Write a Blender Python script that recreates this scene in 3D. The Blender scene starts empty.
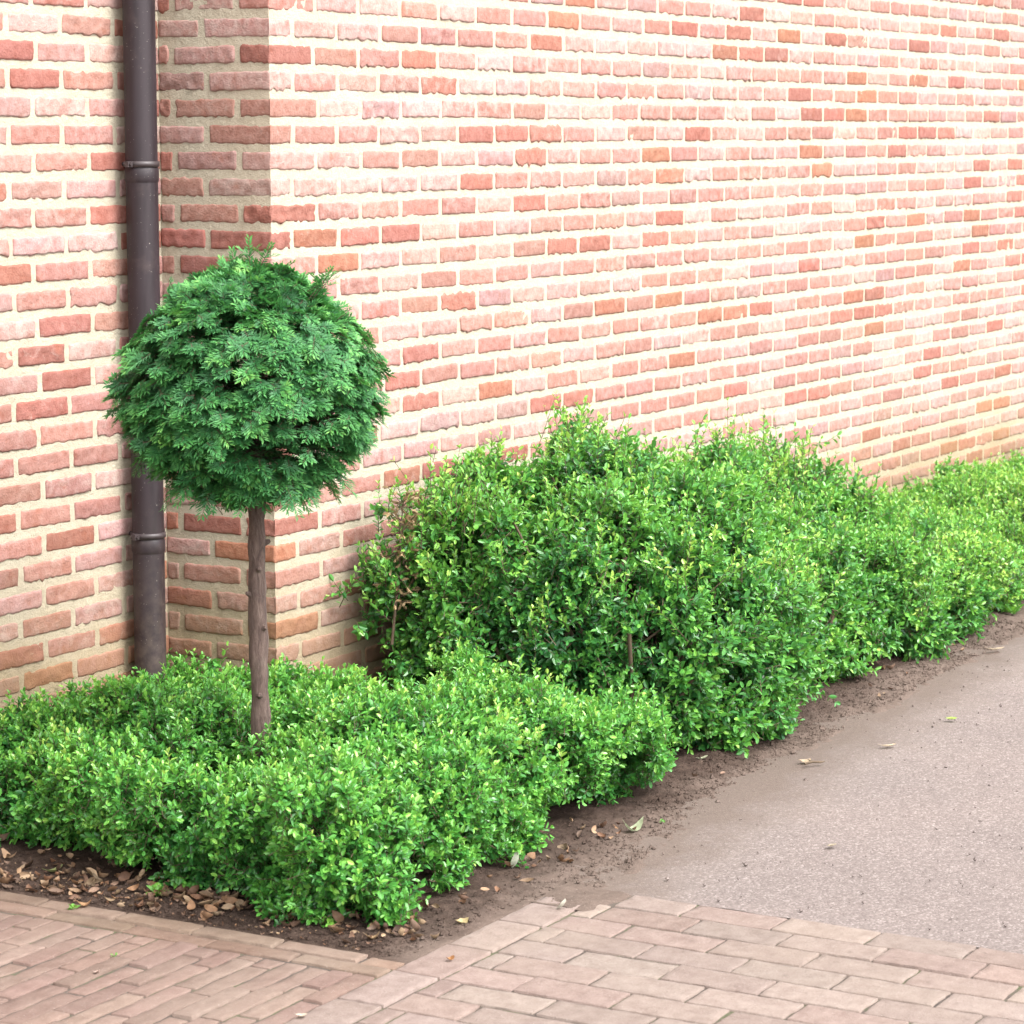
import bpy, math, numpy as np
from mathutils import Vector

rng = np.random.default_rng(11)
PI = math.pi
sc = bpy.context.scene
COL = sc.collection

# ------------------------------------------------------------------ frame
# building frame: u runs along the long wall, v points out of it, z up
AZ = math.radians(29.74)
U = np.array([math.sin(AZ), math.cos(AZ), 0.0])
V = np.array([math.cos(AZ), -math.sin(AZ), 0.0])
O = np.array([-0.62, 7.186, 0.0])
ROT = math.atan2(U[1], U[0])
CAM_H, FPX = 1.65, 2780.0
PITCH = math.atan(382 / FPX)


def uv_of(x, y):
    d = np.array([x, y, 0]) - O
    return float(d @ U), float(d @ V)


def at(px, py, z=0.0):
    """ground point (u, v) seen at a pixel of the photograph (used only to measure the layout)"""
    c, s = math.cos(PITCH), math.sin(PITCH)
    a, b = (px - 512) / FPX, -(py - 512) / FPX
    d = (a, c + b * s, -s + b * c)
    t = (z - CAM_H) / d[2]
    return uv_of(d[0] * t, d[1] * t)


# ------------------------------------------------------------------ noise
def _h(ix, iy, iz, seed):
    n = (ix.astype(np.int64) * 374761393 + iy.astype(np.int64) * 668265263
         + iz.astype(np.int64) * 2147483647 + seed * 1274126177) & 0xFFFFFFFF
    n = ((n ^ (n >> 13)) * 1274126177) & 0xFFFFFFFF
    n = ((n ^ (n >> 16)) * 2246822519) & 0xFFFFFFFF
    return ((n ^ (n >> 15)) & 0xFFFF) / 32767.5 - 1.0


def noise(p, f=1.0, seed=0):
    q = np.asarray(p, float) * f
    i = np.floor(q)
    w = q - i
    w = w * w * (3 - 2 * w)
    i = i.astype(np.int64)
    r = 0
    for dx in (0, 1):
        for dy in (0, 1):
            for dz in (0, 1):
                k = ((w[..., 0] if dx else 1 - w[..., 0]) * (w[..., 1] if dy else 1 - w[..., 1])
                     * (w[..., 2] if dz else 1 - w[..., 2]))
                r = r + k * _h(i[..., 0] + dx, i[..., 1] + dy, i[..., 2] + dz, seed)
    return r


def sstep(a, b, x):
    t = np.clip((x - a) / (b - a), 0, 1)
    return t * t * (3 - 2 * t)


def nrm(a):
    return a / np.maximum(np.linalg.norm(a, axis=-1, keepdims=True), 1e-9)


# ------------------------------------------------------------------ mesh helpers
class MB:
    """collects vertices in (u, v, z) and faces of 3 or 4 corners"""

    def __init__(self):
        self.v, self.f, self.m, self.s, self.a = [], [], [], [], {}
        self.n = 0

    def add(self, verts, faces, mat=0, smooth=False, **attrs):
        verts = np.asarray(verts, float).reshape(-1, 3)
        faces = np.asarray(faces, np.int64)
        self.v.append(verts)
        self.f.append(faces + self.n)
        self.m.append(np.full(len(faces), mat, np.int32))
        self.s.append(np.full(len(faces), smooth, bool))
        for k, a in attrs.items():
            a = np.asarray(a, float)
            if a.ndim == 0 or (a.ndim == 1 and len(a) == 3 and len(verts) != 3):
                a = np.broadcast_to(a, (len(verts),) + a.shape)
            self.a.setdefault(k, []).append((self.n, a))
        self.n += len(verts)

    def build(self, name, mats, parent=None, loc=None, world=False):
        me = bpy.data.meshes.new(name)
        vs = np.concatenate(self.v)
        if not world:
            vs = vs * np.array([1, -1, 1])
        org = np.zeros(3) if loc is None else np.asarray(loc, float) * (1 if world else np.array([1, -1, 1]))
        vs = vs - org
        me.vertices.add(len(vs))
        me.vertices.foreach_set('co', vs.astype(np.float32).ravel())
        li = np.concatenate([f.ravel() for f in self.f])
        tot = np.concatenate([np.full(len(f), f.shape[1], np.int32) for f in self.f])
        st = np.concatenate([[0], np.cumsum(tot)[:-1]]).astype(np.int32)
        me.loops.add(len(li))
        me.loops.foreach_set('vertex_index', li.astype(np.int32))
        me.polygons.add(len(tot))
        me.polygons.foreach_set('loop_start', st)
        me.polygons.foreach_set('loop_total', tot)
        me.polygons.foreach_set('material_index', np.concatenate(self.m))
        me.polygons.foreach_set('use_smooth', np.concatenate(self.s))
        for k, lst in self.a.items():
            dim = 1 if lst[0][1].ndim == 1 else 3
            if dim == 1:
                buf = np.zeros(self.n, np.float32)
                for o, a in lst:
                    buf[o:o + len(a)] = a
                me.attributes.new(k, 'FLOAT', 'POINT').data.foreach_set('value', buf)
            else:
                buf = np.ones((self.n, 4), np.float32)
                for o, a in lst:
                    buf[o:o + len(a), :3] = a
                me.attributes.new(k, 'FLOAT_COLOR', 'POINT').data.foreach_set('color', buf.ravel())
        me.update(calc_edges=True)
        for m in (mats if isinstance(mats, (list, tuple)) else [mats]):
            me.materials.append(m)
        o = bpy.data.objects.new(name, me)
        COL.objects.link(o)
        if parent is not None:
            o.parent = parent
            if loc is not None:
                o.location = org
        else:
            if world:
                o.location = org
            else:
                w = O + U * (loc[0] if loc is not None else 0) + V * (loc[1] if loc is not None else 0)
                o.location = (w[0], w[1], loc[2] if loc is not None else 0)
                o.rotation_euler = (0, 0, ROT)
        return o


def empty(name, u, v, z=0.0):
    o = bpy.data.objects.new(name, None)
    o.empty_display_size = 0.1
    COL.objects.link(o)
    w = O + U * u + V * v
    o.location = (w[0], w[1], z)
    o.rotation_euler = (0, 0, ROT)
    return o


def tag(o, label=None, cat=None, group=None, kind=None):
    for k, x in (('label', label), ('category', cat), ('group', group), ('kind', kind)):
        if x:
            o[k] = x
    return o


def child(mb, name, mats, root, ruvz):
    """part built in (u,v,z) of the building frame, parented under an Empty standing at ruvz"""
    mb.v = [a - np.asarray(ruvz, float) for a in mb.v]
    return mb.build(name, mats, parent=root)


def tube(mb, pts, rad, n=8, mat=0, smooth=True, cap=True, **attrs):
    pts = np.asarray(pts, float)
    rad = np.broadcast_to(np.asarray(rad, float), (len(pts),))
    t = nrm(np.gradient(pts, axis=0))
    ref = np.array([0.31, 0.95, 0.05]) if abs(t[0][2]) > .5 else np.array([0, 0, 1.0])
    a = nrm(np.cross(t, ref))
    b = np.cross(t, a)
    th = np.linspace(0, 2 * PI, n, endpoint=False)
    ring = pts[:, None] + rad[:, None, None] * (np.cos(th)[None, :, None] * a[:, None] + np.sin(th)[None, :, None] * b[:, None])
    k = len(pts)
    i, j = np.meshgrid(np.arange(k - 1), np.arange(n), indexing='ij')
    j2 = (j + 1) % n
    f = np.stack([i * n + j, i * n + j2, (i + 1) * n + j2, (i + 1) * n + j], -1).reshape(-1, 4)
    mb.add(ring.reshape(-1, 3), f, mat, smooth, **attrs)
    if cap:
        for e in (0, k - 1):
            mb.add(np.vstack([ring[e], pts[e]]), [[q, (q + 1) % n, n] for q in range(n)], mat, False,
                   **{q: (x[:n + 1] if np.ndim(x) else x) for q, x in attrs.items()})


# ------------------------------------------------------------------ materials
def mat(name):
    m = bpy.data.materials.new(name)
    m.use_nodes = True
    nt = m.node_tree
    nt.nodes.clear()
    out = nt.nodes.new('ShaderNodeOutputMaterial')
    return m, nt, out


class N:
    def __init__(self, nt):
        self.nt = nt

    def __call__(self, t, ins=None, **props):
        n = self.nt.nodes.new('ShaderNode' + t)
        for k, x in props.items():
            setattr(n, k, x)
        for k, x in (ins or {}).items():
            s = n.inputs[k]
            if isinstance(x, bpy.types.NodeSocket):
                self.nt.links.new(x, s)
            else:
                s.default_value = x
        return n

    def noise(self, vec, scale, detail=4, rough=.55, dist=0.0):
        return self('TexNoise', {'Vector': vec, 'Scale': scale, 'Detail': detail, 'Roughness': rough, 'Distortion': dist}).outputs['Fac']

    def ramp(self, fac, stops, interp='LINEAR'):
        n = self('ValToRGB', {'Fac': fac})
        e = n.color_ramp.elements
        n.color_ramp.interpolation = interp
        while len(e) < len(stops):
            e.new(0.5)
        for q, (p, c) in zip(e, stops):
            q.position = p
            q.color = (*c, 1) if len(c) == 3 else c
        return n.outputs['Color']

    def mapr(self, x, a, b, c=0.0, d=1.0, smooth=False):
        n = self('MapRange', {'Value': x, 'From Min': a, 'From Max': b, 'To Min': c, 'To Max': d})
        n.interpolation_type = 'SMOOTHSTEP' if smooth else 'LINEAR'
        return n.outputs['Result']

    def mix(self, fac, a, b, mode='MIX'):
        n = self.nt.nodes.new('ShaderNodeMix')
        n.data_type = 'RGBA'
        n.blend_type = mode
        for k, x in (('Factor', fac), ('A', a), ('B', b)):
            s = [q for q in n.inputs if q.name == k and (q.type == 'RGBA' or (k == 'Factor' and q.type == 'VALUE'))][0]
            if isinstance(x, bpy.types.NodeSocket):
                self.nt.links.new(x, s)
            else:
                s.default_value = (*x, 1) if isinstance(x, tuple) and len(x) == 3 else x
        return [q for q in n.outputs if q.type == 'RGBA'][0]

    def math(self, op, a, b=0.0):
        n = self('Math', {0: a, 1: b}, operation=op)
        return n.outputs[0]

    def bump(self, h, strength, dist):
        return self('Bump', {'Height': h, 'Strength': strength, 'Distance': dist}).outputs['Normal']

    def attr(self, name, out='Fac'):
        return self('Attribute', attribute_name=name).outputs[out]

    def obj(self):
        return self('TexCoord').outputs['Object']


def finish(n, out, shader):
    n.nt.links.new(shader, out.inputs['Surface'])


def base_stain(n, P):
    """ochre algae and splash dirt low on the wall, 0..1"""
    z = n('SeparateXYZ', {0: P}).outputs['Z']
    w = n.math('ADD', z, n.math('MULTIPLY', n.math('SUBTRACT', n.noise(P, 3.2, 5, .6), .5), .42))
    return n.mapr(w, .62, .18, 0, 1, True)


def m_brick():
    m, nt, out = mat('weathered_brick')
    n = N(nt)
    P = n.obj()
    col = n.attr('bcol', 'Color')
    wh = n.attr('lime')
    f1 = n.noise(P, 42, 6, .65)
    f2 = n.noise(P, 190, 4, .6)
    c = n.mix(n.mapr(f1, .3, .7), n.mix(1.0, col, (.80, .66, .62), 'MULTIPLY'), n.mix(1.0, col, (1.14, 1.22, 1.26), 'MULTIPLY'))
    c = n.mix(n.mapr(f2, .6, .75, 0, .4), c, (.15, .055, .037))
    c = n.mix(n.mapr(n.noise(P, 16, 4, .6), .58, .72, 0, .5), c, (.22, .07, .037))
    lm = n.math('ADD', n.mapr(n.noise(P, 30, 6, .7, .6), .35, .72, -.35, .45), wh)
    lm = n.math('ADD', lm, n.mapr(n.noise(P, 1.5, 4, .6), .38, .68, -.12, .20))
    c = n.mix(n.math('MULTIPLY', n.mapr(lm, .1, .9), .8), c, (.39, .315, .28))
    st = base_stain(n, P)
    c = n.mix(n.math('MULTIPLY', st, .6), c, n.mix(n.noise(P, 14, 4), (.15, .085, .045), (.22, .145, .062)))
    h = n.math('ADD', n.math('MULTIPLY', f1, .7), n.math('MULTIPLY', f2, .45))
    b = n('BsdfPrincipled', {'Base Color': c, 'Roughness': .93, 'Specular IOR Level': .2, 'Normal': n.bump(h, .9, .006)})
    finish(n, out, b.outputs[0])
    return m


def m_mortar():
    m, nt, out = mat('lime_mortar')
    n = N(nt)
    P = n.obj()
    f1 = n.noise(P, 9, 5, .6)
    f2 = n.noise(P, 260, 3, .7)
    c = n.mix(n.mapr(f1, .3, .7), (.350, .306, .232), (.395, .350, .273))
    c = n.mix(n.mapr(f2, .58, .75, 0, .3), c, (.31, .26, .19))
    st = base_stain(n, P)
    c = n.mix(n.math('MULTIPLY', st, .7), c, n.mix(n.noise(P, 11, 4), (.27, .19, .08), (.22, .16, .105)))
    c = n.mix(n.mapr(n.noise(P, 28, 6, .7), .56, .74, 0, .35), c, (.27, .22, .165))
    h = n.math('ADD', n.math('MULTIPLY', n.noise(P, 55, 6, .7), 1.2), n.math('MULTIPLY', f2, .4))
    b = n('BsdfPrincipled', {'Base Color': c, 'Roughness': .96, 'Specular IOR Level': .15, 'Normal': n.bump(h, .9, .006)})
    finish(n, out, b.outputs[0])
    return m


def m_paver(name, dirt):
    m, nt, out = mat(name)
    n = N(nt)
    P = n.obj()
    col = n.attr('bcol', 'Color')
    f1 = n.noise(P, 24, 6, .65)
    f2 = n.noise(P, 210, 4, .65)
    f3 = n.noise(P, 2.3, 4, .6)
    c = n.mix(n.mapr(f1, .3, .72), n.mix(1.0, col, (.78, .74, .72), 'MULTIPLY'), n.mix(1.0, col, (1.15, 1.17, 1.16), 'MULTIPLY'))
    c = n.mix(n.mapr(f2, .56, .74, 0, .55), c, (.055, .038, .032))
    c = n.mix(n.mapr(n.noise(P, 300, 2, .5), .66, .74, 0, .5), c, (.36, .32, .285))
    c = n.mix(n.mapr(f3, .48, .72, 0, dirt), c, (.185, .145, .118))
    c = n.mix(n.mapr(n.noise(P, 38, 5, .7), .58, .74, 0, .6), c, (.085, .062, .052))
    h = n.math('ADD', f1, n.math('MULTIPLY', f2, .5))
    b = n('BsdfPrincipled', {'Base Color': c, 'Roughness': .88, 'Specular IOR Level': .3, 'Normal': n.bump(h, .9, .004)})
    finish(n, out, b.outputs[0])
    return m


def m_joint():
    m, nt, out = mat('joint_sand')
    n = N(nt)
    P = n.obj()
    c = n.ramp(n.noise(P, 5, 6, .7), [(.3, (.038, .028, .023)), (.5, (.075, .056, .045)), (.6, (.060, .066, .028)), (.75, (.12, .092, .073))])
    b = n('BsdfPrincipled', {'Base Color': c, 'Roughness': 1.0, 'Normal': n.bump(n.noise(P, 200, 4, .7), .8, .006)})
    finish(n, out, b.outputs[0])
    return m


def verge(n, P):
    """distance past the ragged edge between bed soil and asphalt, and the colour of the washed out dirt"""
    xyz = n('SeparateXYZ', {0: P})
    v = n.math('MULTIPLY', xyz.outputs['Y'], -1.0)
    edge = n.mapr(xyz.outputs['X'], -1.0, 2.6, 1.33, 1.05)
    d = n.math('SUBTRACT', v, edge)
    d = n.math('ADD', d, n.math('MULTIPLY', n.math('SUBTRACT', n.noise(P, 4.5, 6, .65), .5), .30))
    dirt = n.mix(n.noise(P, 70, 6, .75), (.058, .042, .034), (.138, .103, .086))
    dirt = n.mix(n.mapr(n.noise(P, 210, 5, .75), .54, .66, 0, .75), dirt, (.050, .035, .029))
    dirt = n.mix(n.mapr(n.noise(P, 260, 3, .7), .60, .70, 0, .6), dirt, (.27, .22, .19))
    return d, dirt


def m_soil():
    m, nt, out = mat('bed_soil')
    n = N(nt)
    P = n.obj()
    f = n.noise(P, 34, 8, .72)
    g = n.noise(P, 150, 5, .7)
    c = n.ramp(f, [(.28, (.026, .017, .0135)), (.5, (.052, .035, .028)), (.68, (.085, .059, .047)), (.8, (.13, .094, .075))])
    c = n.mix(n.mapr(g, .58, .7, 0, .7), c, (.13, .094, .074))
    c = n.mix(n.mapr(n.noise(P, 120, 4, .7), .6, .7, 0, .8), c, (.025, .017, .014))
    d, dirt = verge(n, P)
    dm = n.math('MULTIPLY', n.mapr(d, -.23, -.03, 0, 1, True), n.mapr(n.noise(P, 13, 6, .65), .2, .5, .88, 1))
    c = n.mix(dm, c, dirt)
    gr = n.noise(P, 330, 4, .8)
    cl_ = n.math('SUBTRACT', 1.0, n.math('MULTIPLY', dm, .8))
    c = n.mix(n.math('MULTIPLY', cl_, n.mapr(gr, .5, .62, 0, .6)), c, n.mix(1.0, c, (.38, .35, .33), 'MULTIPLY'))
    c = n.mix(n.math('MULTIPLY', cl_, n.mapr(gr, .46, .36, 0, .6)), c, n.mix(1.0, c, (1.7, 1.65, 1.6), 'MULTIPLY'))
    h = n.math('ADD', f, n.math('ADD', n.math('MULTIPLY', g, .8), n.math('MULTIPLY', gr, .6)))
    b = n('BsdfPrincipled', {'Base Color': c, 'Roughness': 1.0, 'Specular IOR Level': .1, 'Normal': n.bump(h, n.math('SUBTRACT', .9, n.math('MULTIPLY', dm, .6)), .006)})
    finish(n, out, b.outputs[0])
    return m


def m_asphalt():
    m, nt, out = mat('worn_asphalt')
    n = N(nt)
    P = n.obj()
    vo = n('TexVoronoi', {'Vector': P, 'Scale': 230.0, 'Randomness': 1.0})
    cell = n('SeparateColor', {0: vo.outputs['Color']}).outputs[0]
    big = n.noise(P, 1.3, 5, .6)
    g = n.noise(P, 95, 5, .75)
    c = n.ramp(cell, [(0, (.108, .086, .079)), (.5, (.138, .112, .104)), (.85, (.170, .139, .129)), (.97, (.235, .20, .187))])
    c = n.mix(n.mapr(g, .32, .66), n.mix(1.0, c, (.76, .74, .735), 'MULTIPLY'), c)
    c = n.mix(n.mapr(big, .4, .62, 0, .5), c, n.mix(1.0, c, (1.22, 1.2, 1.18), 'MULTIPLY'))
    c = n.mix(n.mapr(n.noise(P, 5, 6, .7), .56, .7, 0, .45), c, (.105, .083, .078))
    d, dirt = verge(n, P)
    # pale dust lies along the verge, then thins out
    dirt = n.mix(n.mapr(d, .08, .24, 0, .6, True), dirt, n.mix(g, (.115, .091, .078), (.205, .166, .143)))
    dm = n.mapr(d, .30, .02, 0, 1, True)
    c = n.mix(n.math('MULTIPLY', dm, n.math('MAXIMUM', n.mapr(d, .16, .03), n.mapr(n.noise(P, 40, 6, .75), .3, .62, .35, 1))), c, dirt)
    h = n.math('ADD', n.math('MULTIPLY', vo.outputs['Distance'], -1.3), g)
    b = n('BsdfPrincipled', {'Base Color': c, 'Roughness': .85, 'Specular IOR Level': .3, 'Normal': n.bump(h, .35, .0022)})
    finish(n, out, b.outputs[0])
    return m


def m_plain(name, col, rough=.9, scale=20, var=.25, bump=.3, dist=.01):
    m, nt, out = mat(name)
    n = N(nt)
    P = n.obj()
    f = n.noise(P, scale, 6, .65)
    lo = tuple(x * (1 - var) for x in col)
    hi = tuple(x * (1 + var) for x in col)
    b = n('BsdfPrincipled', {'Base Color': n.mix(n.mapr(f, .3, .7), lo, hi), 'Roughness': rough, 'Normal': n.bump(f, bump, dist)})
    finish(n, out, b.outputs[0])
    return m


def m_pipe():
    m, nt, out = mat('brown_pipe_plastic')
    n = N(nt)
    P = n.obj()
    mp = n('Mapping', {'Vector': P, 'Scale': (1, 1, .12)}).outputs[0]
    f = n.noise(mp, 45, 5, .6)
    c = n.mix(n.mapr(f, .35, .65), (.0135, .0085, .0105), (.023, .015, .0185))
    c = n.mix(n.mapr(n.noise(P, 170, 2, .5), .70, .745, 0, .75), c, (.25, .22, .20))
    c = n.mix(n.mapr(n.noise(P, 12, 5, .7), .58, .75, 0, .4), c, (.065, .044, .041))
    zz_ = n('SeparateXYZ', {0: P}).outputs['Z']
    c = n.mix(n.math('MULTIPLY', n.mapr(zz_, .75, .2, 0, .7, True), n.mapr(n.noise(P, 25, 6, .7), .35, .65)), c, (.085, .062, .052))
    b = n('BsdfPrincipled', {'Base Color': c, 'Roughness': n.mapr(f, .3, .7, .42, .58), 'Specular IOR Level': .35, 'Normal': n.bump(f, .08, .002)})
    finish(n, out, b.outputs[0])
    return m


def m_leaf(name, stops, rough=.38, trans=.28, tcol=(.22, .50, .05)):
    m, nt, out = mat(name)
    n = N(nt)
    t = n.attr('tone')
    c = n.ramp(t, stops)
    b = n('BsdfPrincipled', {'Base Color': c, 'Roughness': rough, 'Specular IOR Level': .5})
    tr = n('BsdfTranslucent', {'Color': n.mix(.6, c, tcol)})
    mx = n('MixShader', {0: trans, 1: b.outputs[0], 2: tr.outputs[0]})
    finish(n, out, mx.outputs[0])
    return m


def m_bark():
    m, nt, out = mat('yew_bark')
    n = N(nt)
    P = n.obj()
    mp = n('Mapping', {'Vector': P, 'Scale': (1, 1, .22)}).outputs[0]
    f = n.noise(mp, 95, 6, .7, .5)
    c = n.ramp(f, [(.3, (.035, .021, .017)), (.5, (.072, .045, .037)), (.7, (.125, .088, .072))])
    c = n.mix(n.mapr(n.noise(P, 18, 5, .7), .55, .72, 0, .6), c, (.125, .10, .08))
    b = n('BsdfPrincipled', {'Base Color': c, 'Roughness': .92, 'Normal': n.bump(f, .9, .008)})
    finish(n, out, b.outputs[0])
    return m


def m_attrcol(name, rough=.75, trans=.15):
    m, nt, out = mat(name)
    n = N(nt)
    P = n.obj()
    c = n.attr('bcol', 'Color')
    f = n.noise(P, 120, 5, .7)
    c = n.mix(n.mapr(f, .3, .7), n.mix(1.0, c, (.7, .68, .66), 'MULTIPLY'), n.mix(1.0, c, (1.15, 1.15, 1.12), 'MULTIPLY'))
    b = n('BsdfPrincipled', {'Base Color': c, 'Roughness': rough, 'Normal': n.bump(f, .4, .002)})
    tr = n('BsdfTranslucent', {'Color': c})
    mx = n('MixShader', {0: trans, 1: b.outputs[0], 2: tr.outputs[0]})
    finish(n, out, mx.outputs[0])
    return m


M_BRICK, M_MORTAR = m_brick(), m_mortar()
M_PAVE_S, M_PAVE_L, M_JOINT = m_paver('clinker_paver', .5), m_paver('concrete_paver', .45), m_joint()
M_SOIL, M_ASPH = m_soil(), m_asphalt()
M_EARTH = m_plain('bare_earth', (.10, .078, .068), .95, 8)
M_PIPE = m_pipe()
M_BRACKET = m_plain('bracket_metal', (.030, .021, .022), .5, 60, .25, .1, .001)
M_BARK = m_bark()
M_TWIG = m_plain('twig_bark', (.075, .05, .03), .9, 60)
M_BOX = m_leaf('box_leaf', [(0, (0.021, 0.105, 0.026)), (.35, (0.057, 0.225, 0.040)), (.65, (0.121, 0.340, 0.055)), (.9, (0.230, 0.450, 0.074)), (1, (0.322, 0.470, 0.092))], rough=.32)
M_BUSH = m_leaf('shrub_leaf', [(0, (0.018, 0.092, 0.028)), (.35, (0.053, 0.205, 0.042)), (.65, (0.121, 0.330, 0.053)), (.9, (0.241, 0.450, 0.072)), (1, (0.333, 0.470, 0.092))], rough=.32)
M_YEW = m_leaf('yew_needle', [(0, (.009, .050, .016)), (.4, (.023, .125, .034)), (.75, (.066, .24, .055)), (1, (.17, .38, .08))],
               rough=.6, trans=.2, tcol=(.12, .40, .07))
M_DEAD = m_attrcol('dead_leaf')
M_FRESH = m_attrcol('fallen_leaf', .5, .25)

# ------------------------------------------------------------------ brick walls
COURSE, PER, BH, HJ = 0.068, 0.208, 0.0485, 0.015
Z0 = 1.6386
K_TOP, K_BOT = -14, 24          # courses above and below the camera's height


def brick_colour(r):
    q = r.random()
    if q < .36:
        c = np.array([.318, .192, .168]); l = r.uniform(.0, .42)
    elif q < .80:
        c = np.array([.300, .157, .130]); l = r.uniform(-.12, .25)
    elif q < .92:
        c = np.array([.270, .117, .091]); l = r.uniform(-.3, .05)
    elif q < .96:
        c = np.array([.285, .172, .157]); l = r.uniform(.0, .25)
    else:
        c = np.array([.280, .128, .085]); l = r.uniform(-.3, .1)
    c = c * .94 * r.uniform(.84, 1.12) * r.uniform(.96, 1.04, 3)
    return c, l


GS = np.concatenate([[-1, -.98, -.955], np.linspace(-.9, .9, 17), [.955, .98, 1.0]])
GT = np.array([-1, -.9, -.72, -.36, 0, .36, .72, .9, 1.0])


def brick_patch(mb, a0, a1, zc, frame, seed, colour, lime, corner0=False, corner1=False):
    """one brick face between a0 and a1 along the wall; frame(a, depth, z) -> (u,v,z)"""
    r = np.random.default_rng(seed)
    hx, hz = (a1 - a0) / 2, BH / 2 * r.uniform(.95, 1.05)
    ca = (a0 + a1) / 2
    s, t = np.meshgrid(GS, GT, indexing='ij')
    ang = r.normal(0, .008)
    rag = r.uniform(.7, 1.6) * (1.9 if r.random() < .25 else 1)
    q = np.stack([s * hx * 55 + seed % 977, t * 0 + 3.3, t * 0], -1)
    eb = noise(q, 1.3, 1) * .0026 * rag + noise(q, 3.1, 2) * .0016 * rag
    et = noise(q + 40, 1.2, 3) * .0017 * rag + noise(q + 60, 3.3, 8) * .0009 * rag
    q2 = np.stack([t * hz * 60 + seed % 613, t * 0 + 7.7, t * 0], -1)
    el, er = noise(q2, 1, 4) * .0018 * rag, noise(q2 + 30, 1, 5) * .0018 * rag
    # rounded outline
    rr = r.uniform(.008, .015)
    x = s * hx
    z = t * hz
    cx = np.clip(np.abs(x) - (hx - rr), 0, None)
    cz = np.clip(np.abs(z) - (hz - rr), 0, None)
    L = np.hypot(cx, cz)
    k = np.where(L > rr, rr / np.maximum(L, 1e-9), 1.0)
    kx = np.where(np.abs(x) > hx - rr, np.sign(x) * (hx - rr + cx * k), x)
    kz = np.where(np.abs(z) > hz - rr, np.sign(z) * (hz - rr + cz * k), z)
    if corner0:
        kx = np.where(s < -.6, x, kx); kz = np.where(s < -.6, z, kz); el = el * 0
    if corner1:
        kx = np.where(s > .6, x, kx); kz = np.where(s > .6, z, kz); er = er * 0
    x, z = kx, kz
    z = z + np.where(t < 0, eb * (-t) ** 2, et * t ** 2) + ang * x
    x = x + np.where(s < 0, el * s ** 2, er * s ** 2)
    proud = r.uniform(.0015, .0042)
    ds = np.clip((hx - np.abs(s) * hx) / .004, 0, 1)
    if corner0:
        ds = np.where(s < 0, 1, ds)
    if corner1:
        ds = np.where(s > 0, 1, ds)
    dt = np.clip((hz - np.abs(t) * hz) / .0035, 0, 1)
    e = np.minimum(np.sqrt(ds), np.sqrt(dt))
    p3 = np.stack([x * 1 + seed * .37, z, z * 0 + seed * .11], -1)
    rough = r.uniform(.0006, .0012)
    if r.random() < .3:
        rough = r.uniform(.0015, .0036)     # chipped or creased face
    d = -.004 + e * (proud + .004) + e * (noise(p3, 45, 6) * rough + noise(p3, 95, 7) * rough * .9) + e * r.normal(0, .01) * z
    d = np.where(e > .9, np.maximum(d, .0007), d)
    ed = .0018 + noise(np.stack([t * 2.1 + zc * 91, t * 0 + 1.7, t * 0], -1), 1, 12) * .0022 + noise(np.stack([t * 0 + zc * 57, t * 0, t * 0], -1), 1, 13) * .002
    ed = ed * np.sqrt(dt) - .004 * (1 - np.sqrt(dt))
    if corner0:
        d = np.where(s <= -.999, ed, d)
        x = np.where(s <= -.999, x - ed, x)
        z = np.where(s <= -.999, t * BH / 2, z)
    if corner1:
        d = np.where(s >= .999, ed, d)
        x = np.where(s >= .999, x + ed, x)
        z = np.where(s >= .999, t * BH / 2, z)
    pos = frame(ca + x, d, zc + z)
    ns, ntt = len(GS), len(GT)
    i, j = np.meshgrid(np.arange(ns - 1), np.arange(ntt - 1), indexing='ij')
    f = np.stack([i * ntt + j, (i + 1) * ntt + j, (i + 1) * ntt + j + 1, i * ntt + j + 1], -1).reshape(-1, 4)
    mb.add(pos.reshape(-1, 3), f, 0, True, bcol=colour, lime=float(lime))


def mortar_sheet(mb, a0, a1, z0, z1, frame, step=.03):
    na, nz = int((a1 - a0) / step) + 2, int((z1 - z0) / step) + 2
    a, z = np.meshgrid(np.linspace(a0, a1, na), np.linspace(z0, z1, nz), indexing='ij')
    d = noise(np.stack([a, z, a * 0], -1), 9, 9) * .0012
    d[[0, -1]] = 0
    i, j = np.meshgrid(np.arange(na - 1), np.arange(nz - 1), indexing='ij')
    f = np.stack([i * nz + j, (i + 1) * nz + j, (i + 1) * nz + j + 1, i * nz + j + 1], -1).reshape(-1, 4)
    mb.add(frame(a, d, z).reshape(-1, 3), f, 1, True, bcol=np.array([.6, .5, .4]), lime=0.0)


def bricks_along(mb, k, joints, frame, salt, c0=None, c1=None):
    zc = Z0 - k * COURSE
    for q in range(len(joints) - 1):
        a0, a1 = joints[q], joints[q + 1]
        j0, j1 = HJ / 2, HJ / 2
        first, last = q == 0, q == len(joints) - 2
        if first and c0: j0 = 0
        if last and c1: j1 = 0
        if a1 - a0 - j0 - j1 < .012:
            continue
        seed = (k + 50) * 1009 + q * 17 + salt * 100003
        if (first and c0) or (last and c1):
            seed_c = (k + 50) * 7919 + 5
        else:
            seed_c = seed
        col, lime = brick_colour(np.random.default_rng(seed_c))
        brick_patch(mb, a0 + j0, a1 - j1, zc + (0 if (first and c0) or (last and c1) else rng.normal(0, .0009)), frame, seed, col, lime,
                    corner0=bool(first and c0), corner1=bool(last and c1))


def st(*a):
    return np.stack(np.broadcast_arrays(*a), -1)


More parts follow.
